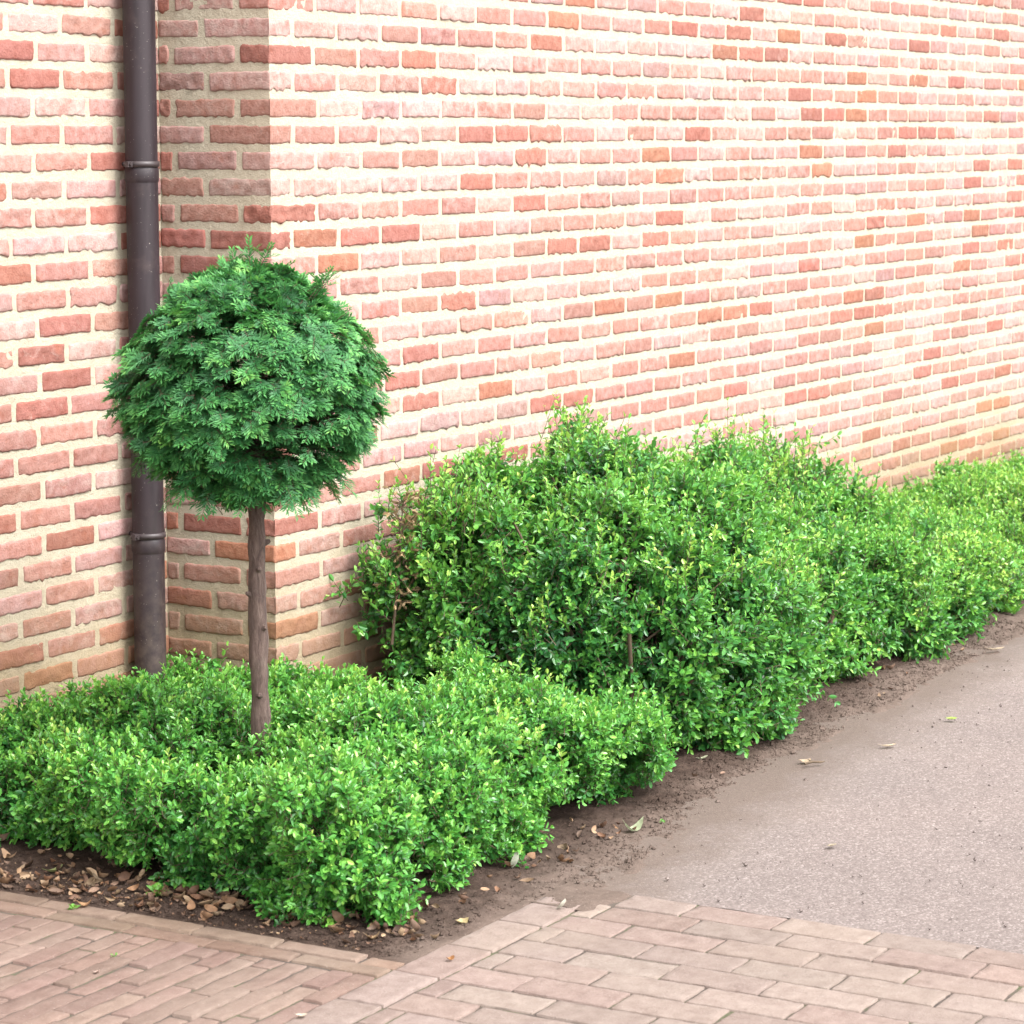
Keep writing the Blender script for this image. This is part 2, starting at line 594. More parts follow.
JOG = 0.35
ZT, ZB = Z0 - K_TOP * COURSE, -0.15
LEN_MAIN, LEN_LEFT = 9.2, 2.6
bld = empty('brick_building', 0, 0, 0)
tag(bld, 'pale red brick building with thick cream mortar joints and a stepped corner', 'building')
f_main = lambda a, d, z: st(a, d, z)
f_ret = lambda a, d, z: st(-d, a - JOG, z)           # a runs 0..JOG from the inner to the outer corner
f_left = lambda a, d, z: st(-a, d - JOG, z)          # a runs away from the inner corner
mb1, mb2, mb3 = MB(), MB(), MB()
for k in range(K_TOP, K_BOT):
    odd = k % 2 != 0
    jr = lambda n_: rng.normal(0, .0045, n_)
    first = .212 if odd else .106
    j = first + PER * np.arange(int((LEN_MAIN - first) / PER)) + jr(int((LEN_MAIN - first) / PER))
    bricks_along(mb1, k, [0.0] + list(j), f_main, 1, c0=True)
    if odd:
        jj = [-HJ / 2, JOG - .302 + rng.normal(0, .004), JOG - .098 + rng.normal(0, .004), JOG]
    else:
        jj = [-HJ / 2, JOG - .200 + rng.normal(0, .004), JOG]
    bricks_along(mb2, k, jj, f_ret, 2, c1=True)
    f0 = .092 if odd else .190
    nl = int((LEN_LEFT - f0) / .21)
    bricks_along(mb3, k, [-HJ / 2] + list(f0 + .21 * np.arange(nl) + jr(nl)), f_left, 3)
mortar_sheet(mb1, 0, LEN_MAIN, ZB, ZT, f_main)
mortar_sheet(mb2, 0, JOG, ZB, ZT, f_ret)
mortar_sheet(mb3, 0, LEN_LEFT, ZB, ZT, f_left)
# thickness behind the faces, top and ends
def back_box(mb, u0, u1, v0, v1):
    p = np.array([[u0, v0, ZB], [u1, v0, ZB], [u1, v1, ZB], [u0, v1, ZB], [u0, v0, ZT], [u1, v0, ZT], [u1, v1, ZT], [u0, v1, ZT]])
    mb.add(p, [[0, 1, 2, 3], [4, 7, 6, 5], [0, 4, 5, 1], [1, 5, 6, 2], [2, 6, 7, 3], [3, 7, 4, 0]], 1, False,
           bcol=np.array([.6, .5, .4]), lime=0.0)
back_box(mb1, .01, LEN_MAIN - .004, -.40, -.008)
back_box(mb3, -LEN_LEFT + .004, -.01, -.75, -.358)
for mb_ in (mb1, mb2, mb3):
    w = child(mb_, 'wall', [M_BRICK, M_MORTAR], bld, (0, 0, 0))

# ------------------------------------------------------------------ downpipe
PU, PV, PR = -.162, -JOG + .062, .0415
dp = empty('downpipe', PU, PV, 0)
tag(dp, 'dark brown round downpipe standing in the inner corner of the brick wall', 'drainpipe')
mb = MB()
tube(mb, [(PU, PV, .0), (PU, PV, 1.2), (PU, PV, ZT - .02)], PR, 40, 0)
child(mb, 'pipe', M_PIPE, dp, (PU, PV, 0))
for bz in (1.553, .592):
    mb = MB()
    tube(mb, [(PU, PV, bz - .036), (PU, PV, bz - .030), (PU, PV, bz - .003), (PU, PV, bz + .001)],
         [PR + .0005, PR + .0025, PR + .0025, PR + .0005], 40, 0)
    child(mb, 'pipe_socket', M_PIPE, dp, (PU, PV, 0))
    mb = MB()
    tube(mb, [(PU, PV, bz + .003), (PU, PV, bz + .004), (PU, PV, bz + .017), (PU, PV, bz + .018)],
         [PR + .001, PR + .0045, PR + .0045, PR + .001], 40, 0)
    # lugs of the clamp at the left and right of the ring, and the stay into the wall
    for sg in (-1, 1):
        cu = PU + sg * -(PR + .012)
        p = np.array([[x, y, z] for z in (bz + .003, bz + .018) for x, y in
                      ((cu - .011, PV - .004), (cu + .011, PV - .004), (cu + .011, PV + .006), (cu - .011, PV + .006))])
        mb.add(p, [[0, 1, 2, 3], [4, 7, 6, 5], [0, 4, 5, 1], [1, 5, 6, 2], [2, 6, 7, 3], [3, 7, 4, 0]], 0)
    tube(mb, [(PU, PV - PR, bz + .010), (PU, -JOG - .01, bz + .010)], .006, 10, 0)
    br = child(mb, 'bracket', M_BRACKET, dp, (PU, PV, 0))
    for sg in (-1, 1):
        mb = MB()
        cu = PU + sg * -(PR + .014)
        tube(mb, [(cu, PV - .012, bz + .0105), (cu, PV + .011, bz + .0105)], .0055, 6, 0, smooth=False)
        mb.v = [a - np.array([PU, PV, 0]) for a in mb.v]
        mb.build('bolt', M_BRACKET, parent=br)

# ------------------------------------------------------------------ leaves
def leaf_block(mb, base, d, up, length, width, tone, mat_i, fold=.35, curl=.15):
    """many leaves at once: six corners, folded along the midrib"""
    w = nrm(np.cross(d, up))
    up = np.cross(w, d)
    L, W = length[:, None], width[:, None]
    b = base
    tip = b + d * L - up * L * curl
    r1 = b + d * L * .34 + w * W * .44 + up * W * fold * .44
    r2 = b + d * L * .74 + w * W * .40 + up * W * fold * .40 - up * L * curl * .5
    l2 = b + d * L * .74 - w * W * .40 + up * W * fold * .40 - up * L * curl * .5
    l1 = b + d * L * .34 - w * W * .44 + up * W * fold * .44
    v = np.stack([b, r1, r2, tip, l2, l1], 1)
    n = len(b)
    k = np.arange(n)[:, None] * 6
    f = np.concatenate([k + np.array([[0, 1, 2, 3]]), k + np.array([[0, 3, 4, 5]])])
    mb.add(v.reshape(-1, 3), f, mat_i, False, tone=np.repeat(tone, 6))


def sprigs(mb, P, D, L, npair, leaf, tone, r, lift=.6, stem=.0011, droop=0.0):
    """leafy shoots: opposite pairs along a stem that ends at P + D*L"""
    S = len(P)
    D = nrm(D)
    ref = nrm(r.normal(size=(S, 3)))
    A = nrm(np.cross(D, ref))
    B = np.cross(D, A)
    zup = np.array([0, 0, 1.0])
    bend = (r.normal(size=(S, 3)) * .12 + zup * .12 - zup * droop)
    for j in range(npair):
        t = (j + .7) / npair
        pos = P + D * (L * t)[:, None] + bend * (L * t * t)[:, None]
        th = (j * PI / 2 + r.normal(0, .3, S))[:, None]
        side0 = A * np.cos(th) + B * np.sin(th)
        for sg in (1, -1):
            keep = r.random(S) < .93
            ang = (math.radians(62) - math.radians(34) * t + r.normal(0, .22, S))[:, None]
            side = nrm(side0 * sg + r.normal(0, .12, (S, 3)))
            d = nrm(D * np.cos(ang) + side * np.sin(ang))
            up = nrm(D * np.sin(ang) - side * np.cos(ang) + zup * lift + r.normal(0, .25, (S, 3)))
            ln = leaf * (.72 + .42 * math.sin(PI * min(t * .9 + .05, 1))) * r.uniform(.62, 1.3, S)
            wd = ln * r.uniform(.46, .6, S)
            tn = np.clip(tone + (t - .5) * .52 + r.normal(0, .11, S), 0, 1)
            kk = keep
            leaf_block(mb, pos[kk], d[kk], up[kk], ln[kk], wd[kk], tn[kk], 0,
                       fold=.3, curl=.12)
    # stems
    n3 = 3
    q0 = P[:, None] + stem * np.stack([A, -A * .5 + B * .87, -A * .5 - B * .87], 1)
    tipc = P + D * (L * .97)[:, None] + bend * (L * .94)[:, None]
    midc = P + D * (L * .5)[:, None] + bend * (L * .25)[:, None]
    q1 = midc[:, None] + stem * .8 * np.stack([A, -A * .5 + B * .87, -A * .5 - B * .87], 1)
    q2 = tipc[:, None] + stem * .4 * np.stack([A, -A * .5 + B * .87, -A * .5 - B * .87], 1)
    v = np.concatenate([q0, q1, q2], 1)
    k = np.arange(S)[:, None] * 9
    fs = []
    for lv in (0, 3):
        for e in range(3):
            fs.append(k + np.array([[lv + e, lv + (e + 1) % 3, lv + 3 + (e + 1) % 3, lv + 3 + e]]))
    mb.add(v.reshape(-1, 3), np.concatenate(fs), 1, False, tone=np.zeros(S * 9))


def grad(F, p, e=.012):
    g = np.empty_like(p)
    for i in range(3):
        d = np.zeros(3); d[i] = e
        g[:, i] = F(p + d) - F(p - d)
    return nrm(g)


def smax(k, *ds):
    m = np.maximum.reduce(ds)
    return m + k * np.log(sum(np.exp((d - m) / k) for d in ds))


def scatter(F, lo, hi, count, depth, r, outer=.0, pit=.22):
    """random points in the shell -depth < F < outer, denser near the surface"""
    got, n = [], 0
    while n < count:
        p = r.uniform(lo, hi, (count * 3, 3))
        f = F(p)
        k = (f < outer) & (f > -depth)
        pr = np.clip(1 + f / depth, 0, 1) * .75 + .25
        k &= r.random(len(p)) < pr
        k &= (noise(p, 9.5, 47) + .6 * noise(p, 22, 48) < pit) | (f < -.5 * depth)
        got.append(p[k]); n += int(k.sum())
    return np.concatenate(got)[:count]


def hedge_lumps(p, amp=1.0, seed=0):
    return amp * (noise(p, 4.2, 20 + seed) * .036 + noise(p, 9.5, 21 + seed) * .032 + noise(p, 19, 22 + seed) * .018)


def tone_of(p, r, seed, base=.42, amp=.22):
    return base + amp * noise(p, 3.1, 40 + seed) + amp * .6 * noise(p, 9, 41 + seed) + r.normal(0, .11, len(p))


def stems(roots, F, r, n_each, reach, rad, zmin, parent, ruvz):
    for (u, v) in roots:
        mb = MB()
        for _ in range(n_each):
            a = r.uniform(0, 2 * PI)
            q = np.array([u + math.cos(a) * reach * r.uniform(.3, 1), v + math.sin(a) * reach * r.uniform(.3, 1), r.uniform(zmin, zmin * 2.6)])
            t = np.linspace(0, 1, 7)[:, None]
            b = np.array([u, v, -.02])
            pth = b + (q - b) * t + np.array([0, 0, 1]) * (t * (1 - t)) * .25 * zmin + r.normal(0, .006, (7, 3)) * t
            ok = F(pth) < -.01
            ok[:2] = True
            c = int(np.argmin(ok)) if not ok.all() else 7
            if c >= 3:
                tube(mb, pth[:c], np.linspace(rad, rad * .4, 7)[:c], 5, 0, cap=False)
        if mb.n:
            child(mb, 'stem', M_TWIG, parent, ruvz)


# ---- low hedge in the front bed
def F_front(p):
    u, v, z = p[:, 0], p[:, 1], p[:, 2]
    uf = -1.10 - .20 * sstep(-.1, .7, v)
    ub = .08 + .20 * sstep(.2, .85, v)
    h = .285 - .065 * sstep(.15, -.2, v) * sstep(.15, -.25, u) + .022 * noise(np.stack([u, v, v * 0], -1), 2.2, 60)
    under = .075 - z + .0 * u                     # skirt lifts off the soil a little
    lean = .06 * sstep(.20, 0, z)                 # foot narrower than the top
    return smax(.035, uf + lean - u, u - ub, v - 1.125 + lean, -.36 - v, z - h, under - .06) + hedge_lumps(p, 1.85, 0) + .012


r = np.random.default_rng(3)
root_uvz = (-.45, .35, 0)
fh = empty('box_hedge', *root_uvz)
tag(fh, 'low clipped box hedge filling the front bed around the ball topped tree', 'hedge')
mb = MB()
P = scatter(F_front, (-1.4, -.34, .015), (.55, 1.25, .38), 20500, .085, r)
G = grad(F_front, P)
L = r.uniform(.035, .07, len(P))
D = nrm(G * .75 + np.array([-.1, .1, .32]) + r.normal(0, .48, P.shape))
tn = tone_of(P, r, 0, .36, .19) + .12 * (P[:, 2] - .2) / .1 * .3
B = P - D * (L * .65)[:, None]
k = (B[:, 1] > -.33) & ~((B[:, 1] < .03) & (B[:, 0] > -.03))
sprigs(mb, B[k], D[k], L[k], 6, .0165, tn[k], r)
# young shoots standing above the clip line
P = scatter(F_front, (-1.35, -.32, .2), (.5, 1.2, .40), 750, .02, r, .006)
D = nrm(grad(F_front, P) * .4 + np.array([0, 0, .9]) + r.normal(0, .3, P.shape))
L = r.uniform(.035, .06, len(P))
B = P - D * (L * .45)[:, None]
k = (B[:, 1] > -.32) & ~((B[:, 1] < .03) & (B[:, 0] > -.04))
sprigs(mb, B[k], D[k], L[k], 6, .0165, np.clip(tone_of(P[k], r, 5, .62, .12), 0, 1), r)
child(mb, 'foliage', [M_BOX, M_TWIG], fh, root_uvz)
stems([(x, y) for x in np.arange(-1.0, .3, .26) for y in np.arange(-.15, 1.0, .26)], F_front, r, 7, .2, .0045, .11, fh, root_uvz)

# ---- tall loose shrub against the long wall
ELL = [  # u, v, z, ru, rv, rz
    (.62, .42, .32, .40, .36, .34), (.98, .44, .35, .48, .42, .37), (1.38, .40, .31, .52, .40, .35),
    (1.84, .38, .27, .54, .40, .28), (.86, .74, .25, .40, .35, .32), (1.34, .63, .24, .46, .31, .31), (1.78, .54, .20, .50, .30, .26),
    (.46, .22, .38, .22, .22, .30), (2.35, .36, .22, .52, .34, .25), (2.75, .48, .15, .5, .46, .24), (2.12, .60, .13, .55, .36, .25),
]


def F_tall(p):
    u, v, z = p[:, 0], p[:, 1], p[:, 2]
    ds = []
    for (a, b, c, ru, rv, rz) in ELL:
        k = np.sqrt(((u - a) / ru) ** 2 + ((v - b) / rv) ** 2 + ((z - c) / rz) ** 2)
        ds.append((k - 1) * min(ru, rv, rz))
    m = -smax(.03, *[-d for d in ds])
    m = np.maximum(m, .03 - z)
    return np.maximum(m + hedge_lumps(p, 2.3, 3), .03 - v)


r = np.random.default_rng(5)
root_uvz = (1.15, .5, 0)
ts = empty('evergreen_shrub', *root_uvz)
tag(ts, 'tall loose green shrub mounding up against the long brick wall', 'shrub')
mb = MB()
P = scatter(F_tall, (0, .02, .02), (2.65, 1.35, 1.05), 25000, .11, r)
G = grad(F_tall, P)
L = r.uniform(.055, .105, len(P))
D = nrm(G * .85 + np.array([0, 0, .12]) + np.array([.1, .2, 0]) + r.normal(0, .4, P.shape))
B = P - D * (L * .65)[:, None]
k = B[:, 1] > .02
sprigs(mb, B[k], D[k], L[k], 6, .0215, tone_of(P[k], r, 9, .30, .2), r, lift=.7, stem=.0014)
P = scatter(F_tall, (0.1, .05, .35), (2.6, 1.3, 1.1), 900, .03, r, .03)
D = nrm(grad(F_tall, P) * .5 + np.array([0, 0, .7]) + r.normal(0, .35, P.shape))
L = r.uniform(.07, .13, len(P))
B = P - D * (L * .45)[:, None]
k = B[:, 1] > .03
sprigs(mb, B[k], D[k], L[k], 8, .018, np.clip(tone_of(P[k], r, 10, .58, .15), 0, 1), r, stem=.0014)
# straggling sprays that stand out above the right shoulder
mbs = MB()
for (u0, v0, z0, n_) in ((2.34, .40, .56, 44), (2.15, .35, .58, 40), (2.62, .40, .40, 30), (1.0, .40, .72, 18), (.45, .25, .64, 26), (1.7, .38, .62, 24)):
    q = np.array([u0, v0, z0]) + r.normal(0, .07, (n_, 3)) * np.array([1.2, .8, .6])
    d = nrm(r.normal(0, .45, (n_, 3)) + np.array([.1, 0, 1.0]))
    l = r.uniform(.09, .18, n_)
    sprigs(mb, q - d * .05, d, l, 7, .019, np.clip(r.normal(.6, .15, n_), 0, 1), r, stem=.0015)
child(mb, 'foliage', [M_BUSH, M_TWIG], ts, root_uvz)
stems([(x, y) for x in np.arange(.5, 2.2, .4) for y in (.3, .55, .8)], F_tall, r, 12, .42, .008, .3, ts, root_uvz)

# ---- a dried branch on its left flank
mb = MB()
bu, bv = .30, .17
p0 = np.array([bu, bv, .28])
pts = [p0 + np.array([.01, 0, 0]) * i + np.array([0, 0, .062]) * i + r.normal(0, .003, 3) for i in range(7)]
tube(mb, pts, np.linspace(.0045, .0015, 7), 6, 1, tone=0.0, bcol=np.array([.3, .2, .1]))
for i in range(60):
    q = pts[2 + i % 5] + r.normal(0, .008, 3)
    d = nrm(r.normal(size=3) + np.array([.2, .5, .2]))
    tube(mb, [q, q + d * .03, q + d * .06], [.0012, .001, .0006], 4, 1, cap=False, bcol=np.array([.30, .20, .10]), tone=0.0)
    for _ in range(3):
        dd = nrm(d + r.normal(0, .6, 3))
        leaf_block(mb, (q + d * r.uniform(.02, .06))[None], dd[None], nrm(r.normal(size=(1, 3))), np.array([r.uniform(.014, .024)]), np.array([.009]),
                   np.array([.5]), 0, fold=.7, curl=.4)
mb.a['bcol'] = [(0, np.tile(np.array([.30, .21, .11]), (mb.n, 1)) * r.uniform(.7, 1.2, (mb.n, 1)))]
o = child(mb, 'dry_branch', [M_DEAD, M_TWIG], ts, root_uvz)
tag(o, 'withered tan branch with dry leaves')

# ---- low hedge running on along the wall
def F_far(p):
    u, v, z = p[:, 0], p[:, 1], p[:, 2]
    h = .295 + .07 * sstep(3.4, 2.3, u) + .03 * noise(np.stack([u, v, v * 0], -1), 1.7, 70)
    lean = .05 * sstep(.2, 0, z)
    vf = 1.03 + .05 * noise(np.stack([u, u * 0, u * 0], -1), 1.5, 71)
    return smax(.04, 2.02 - u, u - 8.6, v - vf + lean, .04 - v, z - h, .02 - z) + hedge_lumps(p, 1.2, 6) + .01


r = np.random.default_rng(8)
root_uvz = (5.0, .5, 0)
fr = empty('low_hedge', *root_uvz)
tag(fr, 'low bright green hedge running along the foot of the long wall beyond the shrub', 'hedge')
mb = MB()
P = scatter(F_far, (1.9, .03, .015), (6.9, 1.2, .42), 19000, .075, r)
G = grad(F_far, P)
L = r.uniform(.045, .085, len(P))
D = nrm(G * .7 + np.array([0, 0, .45]) + r.normal(0, .42, P.shape))
B = P - D * (L * .65)[:, None]
k = B[:, 1] > .02
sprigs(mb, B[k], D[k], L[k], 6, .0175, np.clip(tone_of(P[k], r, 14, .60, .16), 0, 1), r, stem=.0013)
P = scatter(F_far, (6.8, .03, .015), (8.8, 1.2, .42), 2500, .07, r)
D = nrm(grad(F_far, P) * .7 + np.array([0, 0, .45]) + r.normal(0, .42, P.shape))
L = r.uniform(.06, .09, len(P))
sprigs(mb, P - D * (L * .6)[:, None], D, L, 5, .028, np.clip(tone_of(P, r, 14, .58, .2), 0, 1), r, stem=.0013)
child(mb, 'foliage', [M_BUSH, M_TWIG], fr, root_uvz)
stems([(x, y) for x in np.arange(2.3, 6.6, .4) for y in (.3, .7)], F_far, r, 7, .25, .005, .12, fr, root_uvz)

# ------------------------------------------------------------------ yew tree
TU, TV = at(262, 735, .27)
r = np.random.default_rng(21)
yt = empty('topiary_yew_tree', TU, TV, 0)
tag(yt, 'small yew tree with a clipped ball crown on a bare brown trunk', 'tree')
TZ = .02
mb = MB()
zz = np.linspace(-.03, 1.12, 60)
ph = np.stack([zz * 0, zz * 0, zz], -1)
cl = np.stack([TU + (-.003 * zz) + noise(ph, 2.2, 80) * .006, TV + (-.004 * zz) + noise(ph + 9, 2.2, 81) * .006, zz], -1)
rd = .0245 - .005 * sstep(0, .8, zz) + .0022 * noise(ph, 16, 82) + .008 * sstep(.34, .2, zz) * .2
tube(mb, cl, rd, 20, 0)
mb.v[0] = mb.v[0] + np.stack([noise(mb.v[0], 34, 83), noise(mb.v[0], 34, 84), 0 * mb.v[0][:, 0]], -1) * .0028
for zc, a in ((.72, .8), (.60, 3.6), (.52, 1.9), (.43, 5.2), (.36, 2.6), (.66, 2.4), (.31, .2)):     # knots and stubs
    i = int(np.argmin(abs(zz - zc)))
    d = np.array([math.cos(a), math.sin(a), .35])
    tube(mb, [cl[i] + d * .014, cl[i] + d * .024, cl[i] + d * .030], [.0085, .0065, .004], 8, 0)
child(mb, 'trunk', M_BARK, yt, (TU, TV, 0))
CU, CV, CZ = cl[-1][0] - .004, cl[-1][1] - .008, 1.06
Z_LO, Z_HI = .80, 1.385


def crown_r(z):
    t = np.array([.81, .85, .905, .97, 1.04, 1.10, 1.17, 1.24, 1.30, 1.34, 1.37])
    rr = np.array([.10, .18, .250, .294, .312, .308, .283, .230, .166, .10, .03])
    return np.interp(z, t, rr)


# limbs
mb = MB()
for i in range(34):
    a = i * 2.399 + r.normal(0, .2)
    z0 = r.uniform(.90, 1.10)
    el = r.uniform(-.1, .9)
    d = np.array([math.cos(a) * math.cos(el), math.sin(a) * math.cos(el), math.sin(el)])
    q0 = np.array([CU, CV, z0]) - d * .01
    ln = .17
    t = np.linspace(0, 1, 6)[:, None]
    pth = q0 + d * t * ln + np.array([0, 0, -.03]) * t * t + r.normal(0, .004, (6, 3)) * t
    tube(mb, pth, np.linspace(.0065, .002, 6), 6, 0, cap=False)
child(mb, 'branch', M_BARK, yt, (TU, TV, 0))


def yew_axis(mb, P, D, UP, L, nn, need, tone, r, stem=.0011):
    """shoots with two flat ranks of needles"""
    S = len(P)
    D = nrm(D)
    W = nrm(np.cross(D, UP))
    UP = np.cross(W, D)
    for j in range(nn):
        t = (j + .3) / nn
        pos = P + D * (L * t)[:, None] - UP * (L * .22 * t * t)[:, None]
        for sg in (1, -1):
            ang = (math.radians(66) - math.radians(34) * t + r.normal(0, .13, S))[:, None]
            d = nrm(D * np.cos(ang) + sg * W * np.sin(ang) + UP * (r.normal(.10, .16, S))[:, None])
            ln = (need * (.62 + .5 * math.sin(PI * (.15 + .72 * t))) * r.uniform(.8, 1.15, S))[:, None]
            w = nrm(np.cross(d, UP)) * (.0021 * r.uniform(.85, 1.25, S))[:, None]
            dr = UP * ln * .10
            v = np.stack([pos, pos + d * ln * .5 + w, pos + d * ln - dr, pos + d * ln * .5 - w], 1)
            k = np.arange(S)[:, None] * 4
            tn = np.clip(tone + (t - .5) * .4 + r.normal(0, .07, S), 0, 1)
            mb.add(v.reshape(-1, 3), k + np.array([[0, 1, 2, 3]]), 0, False, tone=np.repeat(tn, 4))
    tri = stem * np.stack([W, -W * .5 + UP * .87, -W * .5 - UP * .87], 1)
    tip = P + D * L[:, None] * .95 - UP * (L * .2)[:, None]
    v = np.concatenate([P[:, None] + tri, tip[:, None] + tri * .5], 1)
    k = np.arange(S)[:, None] * 6
    mb.add(v.reshape(-1, 3), np.concatenate([k + np.array([[e, (e + 1) % 3, 3 + (e + 1) % 3, 3 + e]]) for e in range(3)]), 1, False,
           tone=np.zeros(S * 6))


def yew_sprays(mb, P, OUT, L, tone, r, need=.0215, face=None):
    """a fan of three to five shoots lying in one drooping plane"""
    S = len(P)
    up = nrm(np.array([0, 0, 1.0]) + OUT * .35 + r.normal(0, .16, P.shape))
    if face is not None:
        up = nrm(face - OUT * np.sum(face * OUT, -1, keepdims=True))
    W = nrm(np.cross(OUT, up))
    yew_axis(mb, P, OUT, up, L, 12, need, tone, r)
    for f0, a, q in ((.34, .80, .50),):
        for sg in (1, -1):
            k = r.random(S) < .85
            aa = a + r.normal(0, .12, S)
            d = OUT * np.cos(aa)[:, None] + sg * W * np.sin(aa)[:, None]
            yew_axis(mb, (P + OUT * (L * f0)[:, None])[k], d[k], up[k], (L * q)[k], 8, need * .92, tone[k], r, .0009)


mb = MB()
# plates of sprays: each plate droops outward and shows its upper face
NP_ = 560
z = r.uniform(.825, 1.352, NP_ * 4)
z = z[r.random(len(z)) < crown_r(z) / .31 * .85 + .15][:NP_]
a = np.arange(NP_) * 2.39996 + r.normal(0, .25, NP_)
pl = np.stack([np.cos(a), np.sin(a), z], -1)
k_ = r.integers(3, 6, NP_)
idx = np.repeat(np.arange(NP_), k_)
NS = len(idx)
a = pl[idx]
ang = np.arctan2(a[:, 1], a[:, 0]) + r.normal(0, .13, NS)
z = np.clip(a[:, 2] + r.normal(0, .014, NS), .81, 1.36)
dirs = np.stack([np.cos(ang), np.sin(ang), z * 0], -1)
tang = np.stack([-np.sin(ang), np.cos(ang), z * 0], -1)
prad = (1 + .05 * noise(np.stack([np.cos(ang) * 1.3, np.sin(ang) * 1.3, z * 3.4], -1), 2.2, 90) + r.normal(0, .055, NP_)[idx])
rad = crown_r(z) * .94 * np.clip(prad, .7, 1.09) + r.normal(0, .008, NS)
L = r.uniform(.038, .058, NS)
slope = sstep(1.14, 1.36, z)[:, None]
zup = np.array([0, 0, 1.0])
ptan = r.normal(0, .42, NP_)[idx][:, None]
out = nrm(dirs * (.78 - .30 * slope) + zup * (-.36 + .85 * slope) + tang * ptan + r.normal(0, .20, (NS, 3)))
face = nrm(dirs * (.75 - .35 * slope) + zup * .62 + r.normal(0, .16, (NS, 3)))
tip = np.array([CU, CV, 0]) + dirs * rad[:, None] + zup * z[:, None]
ptone = np.clip(.50 + r.normal(0, .10, NP_), 0, 1)
yew_sprays(mb, tip - out * (L * .95)[:, None], out, L, np.clip(ptone[idx] + r.normal(0, .08, NS), 0, 1), r, .0185, face)
# inner layer
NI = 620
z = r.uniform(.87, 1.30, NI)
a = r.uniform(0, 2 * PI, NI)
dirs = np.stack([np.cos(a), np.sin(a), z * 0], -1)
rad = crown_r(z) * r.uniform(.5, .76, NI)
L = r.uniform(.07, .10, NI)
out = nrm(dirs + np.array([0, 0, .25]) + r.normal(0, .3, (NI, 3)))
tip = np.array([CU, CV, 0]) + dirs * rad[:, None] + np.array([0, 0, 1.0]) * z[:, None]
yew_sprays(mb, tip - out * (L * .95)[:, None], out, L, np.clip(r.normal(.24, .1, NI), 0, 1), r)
# hanging sprays under the ball, stray leaders on top
NH = 46
a = r.uniform(0, 2 * PI, NH)
dirs = np.stack([np.cos(a), np.sin(a), a * 0], -1)
out = nrm(dirs * .8 + np.array([0, 0, -.75]) + r.normal(0, .2, (NH, 3)))
p = np.array([CU, CV, 0]) + dirs * r.uniform(.05, .21, NH)[:, None] + np.array([0, 0, 1]) * r.uniform(.86, .91, NH)[:, None]
yew_sprays(mb, p, out, r.uniform(.06, .09, NH), np.clip(r.normal(.45, .1, NH), 0, 1), r)
for (du, dv, z0, n_, ln) in ((.01, .02, 1.335, 2, .07), (-.03, -.03, 1.325, 2, .045), (.04, .05, 1.32, 2, .045), (.02, .14, 1.27, 4, .09), (.02, .20, 1.21, 3, .07)):
    q = np.array([CU + du, CV + dv, z0]) + r.normal(0, .012, (n_, 3))
    d = nrm(np.array([du * 2, dv * 4, .8]) + r.normal(0, .18, (n_, 3)))
    yew_sprays(mb, q, d, np.full(n_, ln), np.full(n_, .6), r, .014)
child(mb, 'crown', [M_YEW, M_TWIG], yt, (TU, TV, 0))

# ------------------------------------------------------------------ ground
G0 = MB()
G0.add(np.array([[-60, -60, -.06], [60, -60, -.06], [60, 60, -.06], [-60, 60, -.06]]) , [[0, 1, 2, 3]])
tag(G0.build('ground', M_EARTH, world=True), kind='structure')


def edge_v(u):
    return np.interp(u, [-1.4, -.84, -.34, .16, .86, 1.7, 2.6, 9], [1.33, 1.315, 1.25, 1.17, 1.13, 1.08, 1.05, 1.02])


def soil_z(u, v):
    p = np.stack([u, v, u * 0], -1)
    z = .012 + noise(p, 5, 100) * .008 + noise(p, 17, 101) * .005 + noise(p, 45, 102) * .0045 + noise(p, 100, 103) * .0035
    e = edge_v(u) + .03 * noise(p, 6, 104) + .016 * noise(p, 19, 105)
    z = z - .016 * sstep(e - .16, e + .05, v) - .05 * sstep(e + .03, e + .12, v) * (u > -.82)
    z = np.where(u < -1.25, z * (1 - .7 * sstep(-1.25, -1.35, u)) - .004 * sstep(-1.3, -1.352, u), z)
    spill = .0012 + noise(p, 38, 107) * .0028 + noise(p, 90, 108) * .0015
    z = np.where(u < -.84, np.maximum(z, .001), z)
    w = sstep(1.215, 1.247, v) * (u < -.83)
    z = z * (1 - w) + spill * w - .013 * sstep(1.252, 1.262, v) * (u < -.83)
    w = sstep(-1.315, -1.346, u)
    z = z * (1 - w) + spill * w - .013 * sstep(-1.356, -1.37, u)
    return z


def grid(u0, u1, v0, v1, su, sv):
    nu, nv = int((u1 - u0) / su) + 1, int((v1 - v0) / sv) + 1
    u, v = np.meshgrid(np.linspace(u0, u1, nu), np.linspace(v0, v1, nv), indexing='ij')
    i, j = np.meshgrid(np.arange(nu - 1), np.arange(nv - 1), indexing='ij')
    f = np.stack([i * nv + j, (i + 1) * nv + j, (i + 1) * nv + j + 1, i * nv + j + 1], -1).reshape(-1, 4)
    return u, v, f


mb = MB()
for (u0, u1, v0, v1, s_) in ((-1.37, -.69, -.36, 1.262, .0095), (-.69, 3.2, -.36, 1.42, .011), (3.2, 9.2, -.02, 1.4, .03), (-1.37, -.69, -2.6, -.36, .04)):
    u, v, f = grid(u0, u1, v0, v1, s_, s_)
    z = soil_z(u, v)
    e = edge_v(u)
    dust = sstep(e - .24, e - .02, v) * np.where(u < -.7, .45, 1.0)
    mb.add(np.stack([u, v, z], -1).reshape(-1, 3), f, 0, True, dust=dust.ravel())
# strip between the row of pavers and the asphalt
u, v, f = grid(-.86, -.69, 1.25, 1.42, .01, .01)
mb.add(np.stack([u, v, .004 + noise(np.stack([u, v, u * 0], -1), 30, 106) * .004 - .012 * sstep(1.372, 1.42, v)], -1).reshape(-1, 3), f, 0, True, dust=np.full(u.size, .8))
